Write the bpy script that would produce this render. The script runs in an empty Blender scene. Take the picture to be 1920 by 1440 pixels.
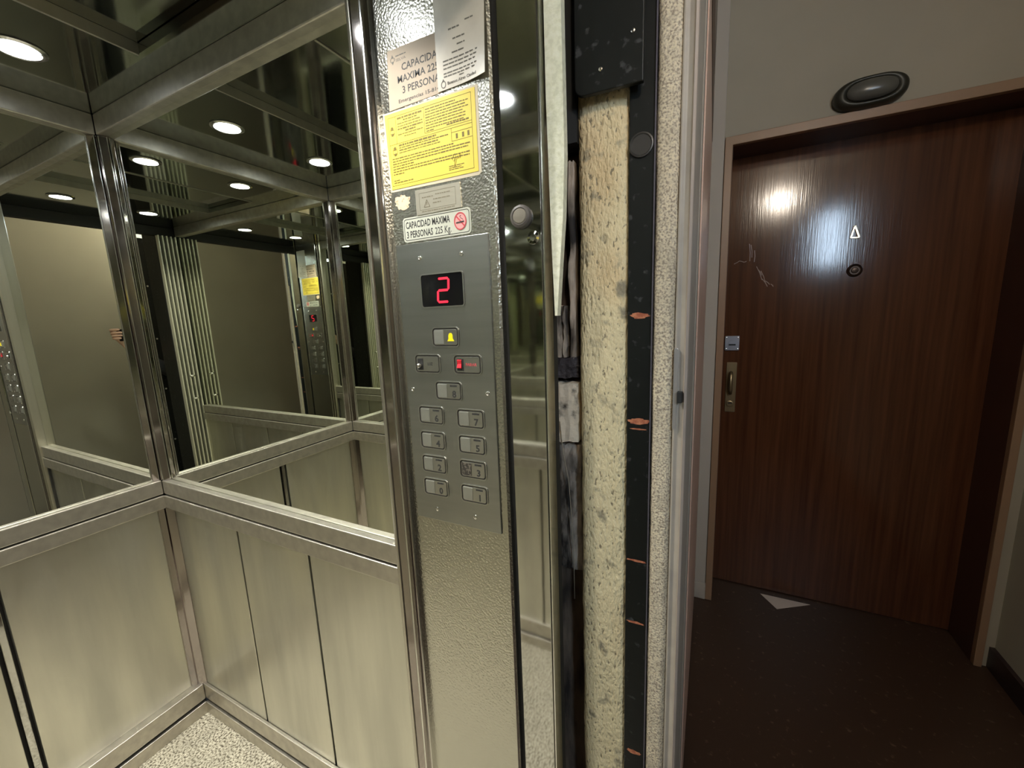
import bpy, bmesh, math, random
from mathutils import Vector, Matrix
random.seed(7)
C = bpy.context.scene.collection
scene = bpy.context.scene
PI = math.pi

# ------------------------------------------------------------------ camera
CAM = Vector((0.0, -0.6144, 1.378))
F = Vector((-0.44048843, 0.88277984, -0.16330857))
R = Vector((0.89694002, 0.44050927, -0.0381813))
U = Vector((-0.03832154, 0.16325237, 0.98583981))
cam = bpy.data.cameras.new('camera'); camo = bpy.data.objects.new('camera', cam); C.objects.link(camo)
cam.sensor_width = 36.0; cam.lens = 753.7 * 36 / 1920; cam.clip_start = 0.004
M = Matrix((R, U, -F)).transposed().to_4x4(); M.translation = CAM
camo.matrix_world = M
scene.camera = camo

# ------------------------------------------------------------------ world and exposure
w = bpy.data.worlds.new('world'); scene.world = w; w.use_nodes = True
w.node_tree.nodes['Background'].inputs[0].default_value = (0.30, 0.34, 0.40, 1)
w.node_tree.nodes['Background'].inputs[1].default_value = 0.01
scene.view_settings.view_transform = 'Standard'
scene.view_settings.look = 'None'
scene.view_settings.gamma = 1
scene.view_settings.exposure = 2.22
scene.cycles.max_bounces = 16
scene.cycles.glossy_bounces = 16
scene.cycles.diffuse_bounces = 6
scene.cycles.caustics_reflective = True
scene.cycles.sample_clamp_indirect = 12
scene.cycles.use_denoising = True
scene.cycles.use_adaptive_sampling = True
scene.cycles.adaptive_threshold = 0.03

SPOT_POWER = 0.78
SPREAD = 112
LAMP_POWER = 7.0     # emission strength of the four ceiling spots
# ------------------------------------------------------------------ materials
def newmat(name):
    m = bpy.data.materials.new(name); m.use_nodes = True
    nt = m.node_tree; b = nt.nodes['Principled BSDF']
    return m, nt, b
def N(nt, t, **k):
    n = nt.nodes.new(t)
    for a, v in k.items():
        if a in n.inputs: n.inputs[a].default_value = v
        else: setattr(n, a, v)
    return n
def mat(name, col, rough=0.5, metal=0.0, noise=None, bump=None, stretch=(1,1,1), spec=0.5, rnoise=0.0):
    """noise=(scale, second colour, low, high); bump=(scale, distance, strength)"""
    m, nt, b = newmat(name)
    b.inputs['Base Color'].default_value = (*col, 1); b.inputs['Roughness'].default_value = rough
    b.inputs['Metallic'].default_value = metal
    b.inputs['Specular IOR Level'].default_value = spec
    tc = N(nt, 'ShaderNodeTexCoord'); mp = N(nt, 'ShaderNodeMapping'); mp.inputs['Scale'].default_value = stretch
    nt.links.new(tc.outputs['Object'], mp.inputs[0])
    if noise:
        n = N(nt, 'ShaderNodeTexNoise'); n.inputs['Scale'].default_value = noise[0]; n.inputs['Detail'].default_value = 5
        nt.links.new(mp.outputs[0], n.inputs['Vector'])
        mr = N(nt, 'ShaderNodeMapRange'); mr.inputs[1].default_value = noise[2]; mr.inputs[2].default_value = noise[3]
        nt.links.new(n.outputs[0], mr.inputs[0])
        mx = N(nt, 'ShaderNodeMix', data_type='RGBA'); mx.inputs[6].default_value = (*col, 1); mx.inputs[7].default_value = (*noise[1], 1)
        nt.links.new(mr.outputs[0], mx.inputs[0]); nt.links.new(mx.outputs[2], b.inputs['Base Color'])
        if rnoise:
            r2 = N(nt, 'ShaderNodeMapRange'); r2.inputs[1].default_value = .3; r2.inputs[2].default_value = .7
            r2.inputs[3].default_value = max(.01, rough-rnoise); r2.inputs[4].default_value = rough+rnoise
            nt.links.new(n.outputs[0], r2.inputs[0]); nt.links.new(r2.outputs[0], b.inputs['Roughness'])
    if bump:
        n = N(nt, 'ShaderNodeTexNoise'); n.inputs['Scale'].default_value = bump[0]; n.inputs['Detail'].default_value = 3
        nt.links.new(mp.outputs[0], n.inputs['Vector'])
        bp = N(nt, 'ShaderNodeBump'); bp.inputs['Distance'].default_value = bump[1]; bp.inputs['Strength'].default_value = bump[2]
        nt.links.new(n.outputs[0], bp.inputs['Height']); nt.links.new(bp.outputs[0], b.inputs['Normal'])
    return m
def emis(name, col, s):
    m, nt, b = newmat(name)
    b.inputs['Base Color'].default_value = (0.01, 0.01, 0.01, 1)
    b.inputs['Emission Color'].default_value = (*col, 1); b.inputs['Emission Strength'].default_value = s
    return m

MT = {}
MT['mirror'] = mat('mirror_glass', (0.84, 0.86, 0.79), 0.0, 1.0)
MT['steel'] = mat('brushed_steel', (0.60, 0.57, 0.50), 0.36, 1.0, noise=(30, (0.52, 0.49, 0.42), .35, .7), bump=(900, .0002, .25), stretch=(1, 1, .06), rnoise=.05)
MT['panel'] = mat('satin_steel_panel', (0.73, 0.715, 0.63), 0.38, 1.0, noise=(13, (0.61, 0.60, 0.53), .35, .65), bump=(500, .0002, .3), stretch=(1, 1, .12), rnoise=.08)
MT['rail'] = mat('rail_steel', (0.62, 0.59, 0.52), 0.42, 1.0, noise=(40, (0.50, 0.47, 0.42), .35, .7), bump=(700, .0002, .15))
MT['polish'] = mat('polished_steel', (0.62, 0.62, 0.60), 0.05, 1.0, noise=(14, (0.54, 0.54, 0.52), .4, .7), bump=(6, .002, .10), stretch=(1, 1, .5))
MT['dark_polish'] = mat('dark_polished_steel', (0.40, 0.36, 0.345), 0.10, 1.0)
MT['ceiling'] = mat('dark_mirror_ceiling', (0.41, 0.44, 0.41), 0.07, 1.0, noise=(2.5, (0.36, 0.385, 0.36), .3, .7))
MT['face'] = mat('faceplate_steel', (0.50, 0.51, 0.50), 0.30, 1.0, noise=(60, (0.44, 0.45, 0.44), .3, .7), bump=(600, .0002, .2), stretch=(.05, 1, 1))
MT['button'] = mat('button_steel', (0.62, 0.62, 0.60), 0.28, 1.0)
MT['chrome'] = mat('chrome', (0.85, 0.85, 0.82), 0.18, 1.0)
MT['black'] = mat('black_paint', (0.008, 0.009, 0.008), 0.45, 0.0, spec=.3, noise=(60, (0.05, 0.05, 0.05), .62, .7), bump=(40, .002, .3))
MT['matte_black'] = mat('matte_black', (0.012, 0.012, 0.012), 0.7)
MT['gap'] = mat('dark_gap', (0.02, 0.018, 0.015), 0.8)
MT['ink'] = mat('black_ink', (0.03, 0.03, 0.03), 0.6)
MT['greyink'] = mat('faded_ink', (0.16, 0.15, 0.13), 0.6)
MT['yellow_ink'] = mat('dark_ink_on_yellow', (0.17, 0.13, 0.02), 0.6)
MT['tan'] = mat('tan_paper', (0.50, 0.40, 0.30), 0.55, noise=(12, (0.44, 0.35, 0.26), .4, .7))
MT['white'] = mat('white_card', (0.66, 0.62, 0.54), 0.35, noise=(18, (0.56, 0.52, 0.45), .45, .7))
MT['yellow'] = mat('yellow_card', (0.90, 0.72, 0.10), 0.5, noise=(8, (0.86, 0.67, 0.09), .4, .7))
MT['laminate'] = mat('clear_laminate_edge', (0.70, 0.63, 0.48), 0.3)
MT['label'] = mat('silver_label', (0.62, 0.64, 0.56), 0.35, 0.2)
MT['plate'] = mat('aluminium_plate', (0.60, 0.57, 0.48), 0.38, 0.8)
MT['etch'] = mat('etched_marks', (0.26, 0.23, 0.16), 0.5, 0.5)
MT['red'] = mat('red_ink', (0.55, 0.06, 0.08), 0.5)
MT['pink'] = mat('pink_ink', (0.75, 0.36, 0.36), 0.5)
MT['glue'] = mat('torn_paper', (0.80, 0.62, 0.42), 0.8, noise=(160, (0.55, 0.36, 0.24), .55, .62))
MT['screen'] = mat('display_glass', (0.006, 0.006, 0.007), 0.08)
MT['digit'] = emis('red_led', (1.0, 0.010, 0.04), .42)
MT['bell'] = mat('yellow_plastic', (0.95, 0.80, 0.0), 0.4)
MT['red_switch'] = mat('red_switch', (0.75, 0.03, 0.05), 0.3)
MT['lamp'] = emis('led_lamp', (0.92, 0.98, 1.0), LAMP_POWER)
MT['lampring'] = mat('lamp_ring', (0.6, 0.6, 0.6), 0.2, 1.0)
MT['slat'] = mat('door_slats', (0.78, 0.76, 0.62), 0.35, 0.7, bump=(60, .001, .1))
MT['hallwall'] = mat('hall_plaster', (0.36, 0.315, 0.24), 0.75, noise=(3, (0.33, 0.29, 0.22), .35, .65), bump=(120, .001, .2))
MT['greystrip'] = mat('grey_plaster', (0.42, 0.37, 0.31), 0.75, bump=(160, .001, .2))
MT['pinkpanel'] = mat('pinkish_gloss_paint', (0.66, 0.44, 0.34), 0.35, noise=(6, (0.60, 0.40, 0.31), .3, .7))
MT['brownpanel'] = mat('brown_wood_panel', (0.075, 0.028, 0.014), 0.4)
MT['casing'] = mat('casing_paint', (0.27, 0.17, 0.10), 0.32, noise=(9, (0.29, 0.17, 0.10), .3, .7))
MT['hallfloor'] = mat('dark_floor', (0.055, 0.029, 0.017), 0.42, noise=(45, (0.16, 0.10, 0.06), .62, .74), bump=(20, .001, .15))
MT['base'] = mat('dark_baseboard', (0.035, 0.02, 0.02), 0.35)
MT['brass'] = mat('aged_brass', (0.30, 0.22, 0.12), 0.35, 0.8)
MT['gold'] = mat('polished_brass', (0.95, 0.75, 0.42), 0.18, 1.0)
MT['nickel'] = mat('nickel', (0.32, 0.32, 0.36), 0.35, 0.8)
MT['peep'] = mat('dark_brass', (0.05, 0.03, 0.02), 0.35, 0.6)
MT['bulkhead'] = mat('dark_bronze', (0.035, 0.032, 0.022), 0.4, 0.3)
MT['bulk_glass'] = mat('dirty_glass', (0.10, 0.095, 0.08), 0.25)
MT['paper'] = mat('leaflet_paper', (0.75, 0.65, 0.58), 0.7)
MT['greyframe'] = mat('grey_painted_frame', (0.44, 0.385, 0.32), 0.5, noise=(20, (0.37, 0.32, 0.27), .4, .7))
MT['frame_edge'] = mat('pale_frame_edge', (0.46, 0.38, 0.32), 0.4)
MT['oldwood'] = mat('grimy_old_plaster', (0.55, 0.46, 0.37), 0.8, noise=(22, (0.03, 0.024, 0.02), .38, .6), bump=(60, .006, .6), stretch=(1, 1, .35))
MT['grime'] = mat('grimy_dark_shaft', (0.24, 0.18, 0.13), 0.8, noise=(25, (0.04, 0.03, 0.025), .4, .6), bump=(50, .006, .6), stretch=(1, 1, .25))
MT['wire'] = mat('string', (0.35, 0.30, 0.22), 0.7)
MT['orange'] = mat('rust_scuff', (0.62, 0.24, 0.12), 0.8, noise=(120, (0.42, 0.12, 0.06), .4, .6))
MT['skin'] = mat('skin', (0.85, 0.55, 0.42), 0.5)
MT['nail'] = mat('nail', (0.75, 0.50, 0.42), 0.3)
MT['sleeve'] = mat('dark_sleeve', (0.02, 0.02, 0.022), 0.9)
MT['phone'] = mat('phone_body', (0.015, 0.015, 0.017), 0.3)
MT['hall_lamp'] = emis('hall_lamp_glass', (1.0, 0.87, 0.72), 48.0)
MT['sky'] = emis('window_daylight', (0.62, 0.80, 1.0), 10.0)
MT['sill'] = mat('sill_steel', (0.5, 0.47, 0.42), 0.4, 1.0)

def hammered():
    m, nt, b = newmat('stucco_embossed_steel')
    b.inputs['Base Color'].default_value = (0.58, 0.57, 0.51, 1); b.inputs['Metallic'].default_value = 1; b.inputs['Roughness'].default_value = .26
    tc = N(nt, 'ShaderNodeTexCoord')
    n = N(nt, 'ShaderNodeTexNoise'); n.inputs['Scale'].default_value = 120; n.inputs['Detail'].default_value = 1
    nt.links.new(tc.outputs['Object'], n.inputs['Vector'])
    mx = N(nt, 'ShaderNodeMix', data_type='RGBA'); mx.inputs[0].default_value = .003
    nt.links.new(tc.outputs['Object'], mx.inputs[6]); nt.links.new(n.outputs[1], mx.inputs[7])
    v = N(nt, 'ShaderNodeTexVoronoi'); v.feature = 'SMOOTH_F1'; v.inputs['Scale'].default_value = 235; v.inputs['Smoothness'].default_value = .35
    nt.links.new(mx.outputs[2], v.inputs['Vector'])
    bp = N(nt, 'ShaderNodeBump'); bp.inputs['Distance'].default_value = .0010; bp.inputs['Strength'].default_value = .55; bp.invert = True
    nt.links.new(v.outputs[0], bp.inputs['Height']); nt.links.new(bp.outputs[0], b.inputs['Normal'])
    return m
MT['hammered'] = hammered()
def speckle(name, base, dark, light, sc, bscale, bdist, rough=.6):
    m, nt, b = newmat(name); b.inputs['Roughness'].default_value = rough
    tc = N(nt, 'ShaderNodeTexCoord')
    n1 = N(nt, 'ShaderNodeTexNoise'); n1.inputs['Scale'].default_value = sc; n1.inputs['Detail'].default_value = 2
    n2 = N(nt, 'ShaderNodeTexNoise'); n2.inputs['Scale'].default_value = sc*.09; n2.inputs['Detail'].default_value = 4
    for n in (n1, n2): nt.links.new(tc.outputs['Object'], n.inputs['Vector'])
    cr = N(nt, 'ShaderNodeValToRGB'); e = cr.color_ramp.elements
    e[0].position = .38; e[0].color = (*dark, 1); e[1].position = .48; e[1].color = (*base, 1)
    x = cr.color_ramp.elements.new(.62); x.color = (*light, 1)
    nt.links.new(n1.outputs[0], cr.inputs[0])
    mr = N(nt, 'ShaderNodeMapRange'); mr.inputs[1].default_value = .45; mr.inputs[2].default_value = .7; mr.inputs[4].default_value = .35
    nt.links.new(n2.outputs[0], mr.inputs[0])
    mx = N(nt, 'ShaderNodeMix', data_type='RGBA'); nt.links.new(mr.outputs[0], mx.inputs[0]); nt.links.new(cr.outputs[0], mx.inputs[6])
    mx.inputs[7].default_value = (*[c*.55 for c in base], 1)
    nt.links.new(mx.outputs[2], b.inputs['Base Color'])
    nb = N(nt, 'ShaderNodeTexNoise'); nb.inputs['Scale'].default_value = bscale; nb.inputs['Detail'].default_value = 3
    nt.links.new(tc.outputs['Object'], nb.inputs['Vector'])
    bp = N(nt, 'ShaderNodeBump'); bp.inputs['Distance'].default_value = bdist; bp.inputs['Strength'].default_value = .8
    nt.links.new(nb.outputs[0], bp.inputs['Height']); nt.links.new(bp.outputs[0], b.inputs['Normal'])
    return m
MT['terrazzo'] = speckle('speckled_floor', (0.45, 0.41, 0.31), (0.09, 0.075, 0.05), (0.70, 0.66, 0.54), 165, 300, .0003, .55)
MT['sand'] = speckle('sandy_render', (0.60, 0.51, 0.38), (0.34, 0.27, 0.20), (0.76, 0.65, 0.46), 300, 320, .0020, .85)
def cream():
    m, nt, b = newmat('cream_rough_plaster'); b.inputs['Roughness'].default_value = .8
    tc = N(nt, 'ShaderNodeTexCoord')
    mp = N(nt, 'ShaderNodeMapping'); mp.inputs['Scale'].default_value = (1, 1, .45); nt.links.new(tc.outputs['Object'], mp.inputs[0])
    pit = N(nt, 'ShaderNodeTexNoise'); pit.inputs['Scale'].default_value = 210; pit.inputs['Detail'].default_value = 2
    nt.links.new(mp.outputs[0], pit.inputs['Vector'])
    pr = N(nt, 'ShaderNodeMapRange'); pr.inputs[1].default_value = .37; pr.inputs[2].default_value = .31
    nt.links.new(pit.outputs[0], pr.inputs[0])
    big = N(nt, 'ShaderNodeTexNoise'); big.inputs['Scale'].default_value = 9; big.inputs['Detail'].default_value = 5
    nt.links.new(mp.outputs[0], big.inputs['Vector'])
    br = N(nt, 'ShaderNodeMapRange'); br.inputs[1].default_value = .48; br.inputs[2].default_value = .68; nt.links.new(big.outputs[0], br.inputs[0])
    m1 = N(nt, 'ShaderNodeMix', data_type='RGBA'); m1.inputs[6].default_value = (.84, .71, .44, 1); m1.inputs[7].default_value = (.76, .58, .33, 1)
    nt.links.new(br.outputs[0], m1.inputs[0])
    m3 = N(nt, 'ShaderNodeMix', data_type='RGBA'); m3.inputs[7].default_value = (.30, .24, .15, 1)
    nt.links.new(pr.outputs[0], m3.inputs[0]); nt.links.new(m1.outputs[2], m3.inputs[6])
    st = N(nt, 'ShaderNodeTexNoise'); st.inputs['Scale'].default_value = 26; st.inputs['Detail'].default_value = 6
    nt.links.new(tc.outputs['Object'], st.inputs['Vector'])
    sr = N(nt, 'ShaderNodeMapRange'); sr.inputs[1].default_value = .59; sr.inputs[2].default_value = .70; nt.links.new(st.outputs[0], sr.inputs[0])
    m4 = N(nt, 'ShaderNodeMix', data_type='RGBA'); m4.inputs[7].default_value = (.33, .28, .19, 1)
    nt.links.new(sr.outputs[0], m4.inputs[0]); nt.links.new(m3.outputs[2], m4.inputs[6])
    nt.links.new(m4.outputs[2], b.inputs['Base Color'])
    ad = N(nt, 'ShaderNodeMath', operation='MULTIPLY_ADD'); ad.inputs[1].default_value = 2.0; nt.links.new(big.outputs[0], ad.inputs[0]); nt.links.new(pit.outputs[0], ad.inputs[2])
    bp = N(nt, 'ShaderNodeBump'); bp.inputs['Distance'].default_value = .005; bp.inputs['Strength'].default_value = 1.0
    nt.links.new(ad.outputs[0], bp.inputs['Height']); nt.links.new(bp.outputs[0], b.inputs['Normal'])
    return m
MT['cream'] = cream()
def wood():
    m, nt, b = newmat('varnished_wood'); b.inputs['Roughness'].default_value = .13
    tc = N(nt, 'ShaderNodeTexCoord'); mp = N(nt, 'ShaderNodeMapping'); mp.inputs['Scale'].default_value = (22, 1, .7)
    nt.links.new(tc.outputs['Object'], mp.inputs[0])
    n = N(nt, 'ShaderNodeTexNoise'); n.inputs['Scale'].default_value = 3; n.inputs['Detail'].default_value = 6
    nt.links.new(mp.outputs[0], n.inputs['Vector'])
    cr = N(nt, 'ShaderNodeValToRGB'); e = cr.color_ramp.elements
    e[0].position = .3; e[0].color = (.060, .020, .009, 1); e[1].position = .7; e[1].color = (.105, .038, .016, 1)
    nt.links.new(n.outputs[0], cr.inputs[0]); nt.links.new(cr.outputs[0], b.inputs['Base Color'])
    mp2 = N(nt, 'ShaderNodeMapping'); mp2.inputs['Scale'].default_value = (160, 1, 6); nt.links.new(tc.outputs['Object'], mp2.inputs[0])
    n2 = N(nt, 'ShaderNodeTexNoise'); n2.inputs['Scale'].default_value = 1.5; nt.links.new(mp2.outputs[0], n2.inputs['Vector'])
    bp = N(nt, 'ShaderNodeBump'); bp.inputs['Distance'].default_value = .0006; bp.inputs['Strength'].default_value = .22
    nt.links.new(n2.outputs[0], bp.inputs['Height']); nt.links.new(bp.outputs[0], b.inputs['Normal'])
    return m
MT['wood'] = wood()

# ------------------------------------------------------------------ helpers
def link(name, me, m, parent=None):
    o = bpy.data.objects.new(name, me); C.objects.link(o)
    for q in (m if isinstance(m, (list, tuple)) else [m]): me.materials.append(q)
    if parent is not None: o.parent = parent; o.matrix_parent_inverse = parent.matrix_world.inverted()
    return o
class MB:
    def __init__(s): s.b = bmesh.new(); s.mi = 0
    def _fin(s, fs):
        for f in fs: f.material_index = s.mi
    def box(s, x0, x1, y0, y1, z0, z1):
        v = [s.b.verts.new((x, y, z)) for x in (x0, x1) for y in (y0, y1) for z in (z0, z1)]
        q = [(0,1,3,2),(4,6,7,5),(0,4,5,1),(2,3,7,6),(0,2,6,4),(1,5,7,3)]
        s._fin([s.b.faces.new([v[i] for i in f]) for f in q]); return s
    def prism(s, pts, axis, a0, a1, close=True):
        """extrude 2-D outline pts along axis; the two given coords are the remaining axes in order"""
        def P(p, a):
            if axis == 0: return (a, p[0], p[1])
            if axis == 1: return (p[0], a, p[1])
            return (p[0], p[1], a)
        A = [s.b.verts.new(P(p, a0)) for p in pts]; B = [s.b.verts.new(P(p, a1)) for p in pts]
        n = len(pts); fs = []
        for i in range(n if close else n-1):
            j = (i+1) % n; fs.append(s.b.faces.new((A[i], A[j], B[j], B[i])))
        if close:
            fs.append(s.b.faces.new(A[::-1])); fs.append(s.b.faces.new(B))
        s._fin(fs); return s
    def tube(s, pts, r, n=10, cap=True):
        pts = [Vector(p) for p in pts]; rs = r if isinstance(r, (list, tuple)) else [r]*len(pts)
        rings = []
        for i, p in enumerate(pts):
            d = (pts[min(i+1, len(pts)-1)] - pts[max(i-1, 0)]).normalized()
            a = d.orthogonal().normalized() if i == 0 else (pa - d*pa.dot(d)).normalized()
            pa = a; c = d.cross(a)
            rings.append([s.b.verts.new(p + (a*math.cos(t)+c*math.sin(t))*rs[i]) for t in [2*PI*k/n for k in range(n)]])
        fs = []
        for q in range(len(rings)-1):
            for k in range(n): fs.append(s.b.faces.new((rings[q][k], rings[q][(k+1) % n], rings[q+1][(k+1) % n], rings[q+1][k])))
        if cap: fs.append(s.b.faces.new(rings[0][::-1])); fs.append(s.b.faces.new(rings[-1]))
        s._fin(fs); return s
    def lathe(s, c, axis, prof, n=28):
        """prof = [(radius, offset along axis)]"""
        ax = Vector(axis).normalized(); a = ax.orthogonal().normalized(); b2 = ax.cross(a); c = Vector(c)
        rings = [[s.b.verts.new(c + ax*h + (a*math.cos(2*PI*k/n)+b2*math.sin(2*PI*k/n))*max(r, 1e-5)) for k in range(n)] for r, h in prof]
        fs = []
        for q in range(len(rings)-1):
            for k in range(n): fs.append(s.b.faces.new((rings[q][k], rings[q][(k+1) % n], rings[q+1][(k+1) % n], rings[q+1][k])))
        fs.append(s.b.faces.new(rings[0][::-1])); fs.append(s.b.faces.new(rings[-1]))
        s._fin(fs); return s
    def build(s, name, m, parent=None, bevel=0, smooth=False):
        bmesh.ops.recalc_face_normals(s.b, faces=s.b.faces)
        me = bpy.data.meshes.new(name); s.b.to_mesh(me); s.b.free()
        if smooth:
            for p in me.polygons: p.use_smooth = True
        o = link(name, me, m, parent)
        if bevel:
            bv = o.modifiers.new('bevel', 'BEVEL'); bv.width = bevel; bv.segments = 2; bv.limit_method = 'ANGLE'
        return o
def rrect(x0, x1, z0, z1, r, n=5):
    out = []
    for cx, cz, a in ((x1-r, z1-r, 0), (x0+r, z1-r, PI/2), (x0+r, z0+r, PI), (x1-r, z0+r, 1.5*PI)):
        for k in range(n+1):
            t = a + PI/2*k/n; out.append((cx+r*math.cos(t), cz+r*math.sin(t)))
    return out
def tag(o, label, cat, group=None):
    o['label'] = label; o['category'] = cat
    if group: o['group'] = group
    return o
def struct(o, label=None):
    o['kind'] = 'structure'
    if label: o['label'] = label
    return o
def empty(name, loc):
    o = bpy.data.objects.new(name, None); C.objects.link(o); o.location = loc; o.empty_display_size = .05
    bpy.context.view_layer.update(); return o
def text(name, s, x, z, h, m, parent, y, width=None, thick=0.0, depth=0.0002, align='LEFT'):
    """lettering of cap height h on a plane facing -y, lower left corner x,z"""
    cu = bpy.data.curves.new(name, 'FONT'); cu.body = s; cu.size = h/0.70; cu.offset = thick*h; cu.extrude = depth/2; cu.resolution_u = 2
    t = bpy.data.objects.new(name, cu); C.objects.link(t)
    dg = bpy.context.evaluated_depsgraph_get()
    me = bpy.data.meshes.new_from_object(t.evaluated_get(dg)); bpy.data.objects.remove(t); bpy.data.curves.remove(cu)
    xs = [v.co.x for v in me.vertices]; x0, x1 = min(xs), max(xs)
    k = (width/(x1-x0)) if width else 1.0
    off = 0 if align == 'LEFT' else ((x1-x0)*k/2 if align == 'CENTER' else (x1-x0)*k)
    for v in me.vertices:
        a, b_, c = v.co; v.co = (x + (a-x0)*k - off, y - c, z + b_)
    me.materials.clear()
    return link(name, me, m, parent)
def quad(mb, x0, z0, x1, z1, y, d=.0002): mb.box(min(x0, x1), max(x0, x1), y-d, y, min(z0, z1), max(z0, z1))
def scribble(mb, x0, x1, z, h, y, seed):
    """a line of illegible tiny print: word shaped strokes"""
    rn = random.Random(seed); x = x0
    while x < x1-.001:
        w_ = min(rn.uniform(.003, .010), x1-x); quad(mb, x, z-h/2*rn.uniform(.7, 1), x+w_, z+h/2*rn.uniform(.7, 1), y); x += w_+.0011

# ------------------------------------------------------------------ dimensions
XA = -1.60; YC = -0.76; XO = -0.24; ZC = 2.0
XAR = -1.622; GA = XAR-.02; GB = .02; GC = YC-.02            # mirror planes
Z_R1, Z_R0 = .888, .841; Z_L1, Z_L0 = .836, .792
Z_B1, Z_B0, Z_b1 = .113, .054, .044

# ------------------------------------------------------------------ car floor, ceiling, walls
f = MB().box(XA-.05, XO, YC-.05, .05, -.04, 0).build('floor', MT['terrazzo']); struct(f, 'speckled beige lift car floor')
c = MB()
c.box(XA-.05, -1.19, YC-.05, .05, ZC, ZC+.02); c.box(-.81, XO+.0, YC-.05, .05, ZC, ZC+.02)
c.box(-1.19, -.81, YC-.05, YC+.06, ZC, ZC+.02); c.box(-1.19, -.81, -.06, .05, ZC, ZC+.02)
c.box(-1.20, -.80, YC+.05, -.05, ZC+.022, ZC+.03)
ceil = c.build('ceiling', MT['ceiling']); struct(ceil, 'dark mirrored lift car ceiling')
MB().box(-1.194, -1.188, YC+.06, -.06, ZC-.003, ZC+.0215).build('panel_edge', MT['steel'], ceil)
MB().box(-.812, -.806, YC+.06, -.06, ZC-.003, ZC+.0215).build('panel_edge', MT['steel'], ceil)

def wall(name, label, axis, front, sgn, a0, a1, cuts, mirror_to, polished=None):
    """one lined car wall: backing, lower panels, mirror; the rails and boards are separate.
    axis 0 = wall lies along x (plane y=front), axis 1 = along y (plane x=front). sgn points out of the car"""
    def bx(mb, s0, s1, d0, d1, z0, z1):
        lo, hi = sorted((front+sgn*d0, front+sgn*d1))
        if axis == 0: mb.box(s0, s1, lo, hi, z0, z1)
        else: mb.box(lo, hi, s0, s1, z0, z1)
    mb = MB(); bx(mb, a0-.02, a1+.02, .032, .05, 0, ZC+.03)
    o = mb.build(name, MT['gap']); struct(o, label)
    ss = [a0]+cuts+[a1]
    for i in range(len(ss)-1):
        mb = MB(); g0 = .0042 if i else 0; g1 = .0042 if i < len(ss)-2 else 0
        bx(mb, ss[i]+g0, ss[i+1]-g1, .012, .0315, Z_B1-.01, Z_L0+.012)
        mt = MT['polish'] if polished == i else MT['panel']
        mb.build('lower_panel', mt, o, bevel=.0015)
    return o, bx
wB, bxB = wall('wall_front', 'lift car wall beside the control column, mirror above and steel panels below', 0, 0.0, 1, XAR, -.607, [-1.25, -.932], -.607)
wA, bxA = wall('wall_left', 'far end wall of the lift car, mirror above and steel panels below', 1, XAR, -1, YC, 0.0, [-.392, -.370], 0, polished=1)
wC, bxC = wall('wall_back', 'lift car wall seen only in the mirrors', 0, YC, -1, XAR, XO, [-1.25, -.932, -.58], XO)

def fit(bx, a0, a1, m, nm, label_m, label_r, group_m, group_r, bd=0):
    mb = MB(); bx(mb, a0, (XO if a1 == -.305 else a1), .020, .0315, Z_R1-.02, 1.945)
    g = mb.build('mirror', MT['mirror']); tag(g, label_m, 'mirror')
    t = empty('handrail', (0, 0, 0))
    tag(t, label_r, 'handrail')
    mb = MB(); bx(mb, a0, a1, 0, .0195, Z_R0, Z_R1); mb.build('upper_bar', MT['rail'], t, bevel=.0025)
    mb = MB(); bx(mb, a0, a1, -.003, .011, Z_L0, Z_L1); mb.build('lower_bar', MT['rail'], t, bevel=.0025)
    mb = MB(); bx(mb, a0, a1, .006, .0115, Z_L1, Z_R0); mb.build('shadow_gap', MT['gap'], t)
    mb = MB(); bx(mb, a0, a1, 0, .03, 1.945, ZC); o = mb.build('trim_top', MT['rail'], bevel=.003); struct(o)
    mb = MB(); bx(mb, a0, a1, bd+.001, .0115, Z_B0, Z_B1)
    return mb
mb = fit(bxB, XAR, -.607, 0, '', 'wide mirror above the handrail, between the far corner and the control column', 'two-bar steel handrail running from the far corner to the control column', None, None)
o = mb.build('baseboard_front', MT['rail'], bevel=.002); struct(o)
mb = MB(); bxB(mb, XA, -.607, -.004, .0115, 0, Z_b1); mb.build('foot_strip', MT['rail'], o, bevel=.002)
mb = MB(); bxB(mb, XA, -.607, .006, .0115, Z_b1, Z_B0); mb.build('shadow_gap', MT['gap'], o)
mb = fit(bxA, YC, 0, 0, '', 'mirror on the end wall above the handrail at the left of the photo', 'two-bar steel handrail on the end wall at the left of the photo', None, None, bd=-.022)
o = mb.build('baseboard_left', MT['rail'], bevel=.002); struct(o)
mb = MB(); bxA(mb, YC, 0, -.026, .0115, 0, Z_b1); mb.build('foot_strip', MT['rail'], o, bevel=.002)
mb = MB(); bxA(mb, YC, 0, -.016, .0115, Z_b1, Z_B0); mb.build('shadow_gap', MT['gap'], o)
mb = fit(bxC, XAR, -.305, 0, '', 'mirror opposite the control column, seen only in reflections', 'two-bar steel handrail opposite the control column, seen only in reflections', None, None)
o = mb.build('baseboard_back', MT['rail'], bevel=.002); struct(o)
mb = MB(); bxC(mb, XA, -.305, -.004, .0115, 0, Z_b1); mb.build('foot_strip', MT['rail'], o, bevel=.002)
mb = MB(); bxC(mb, XA, -.305, .006, .0115, Z_b1, Z_B0); mb.build('shadow_gap', MT['gap'], o)

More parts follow.
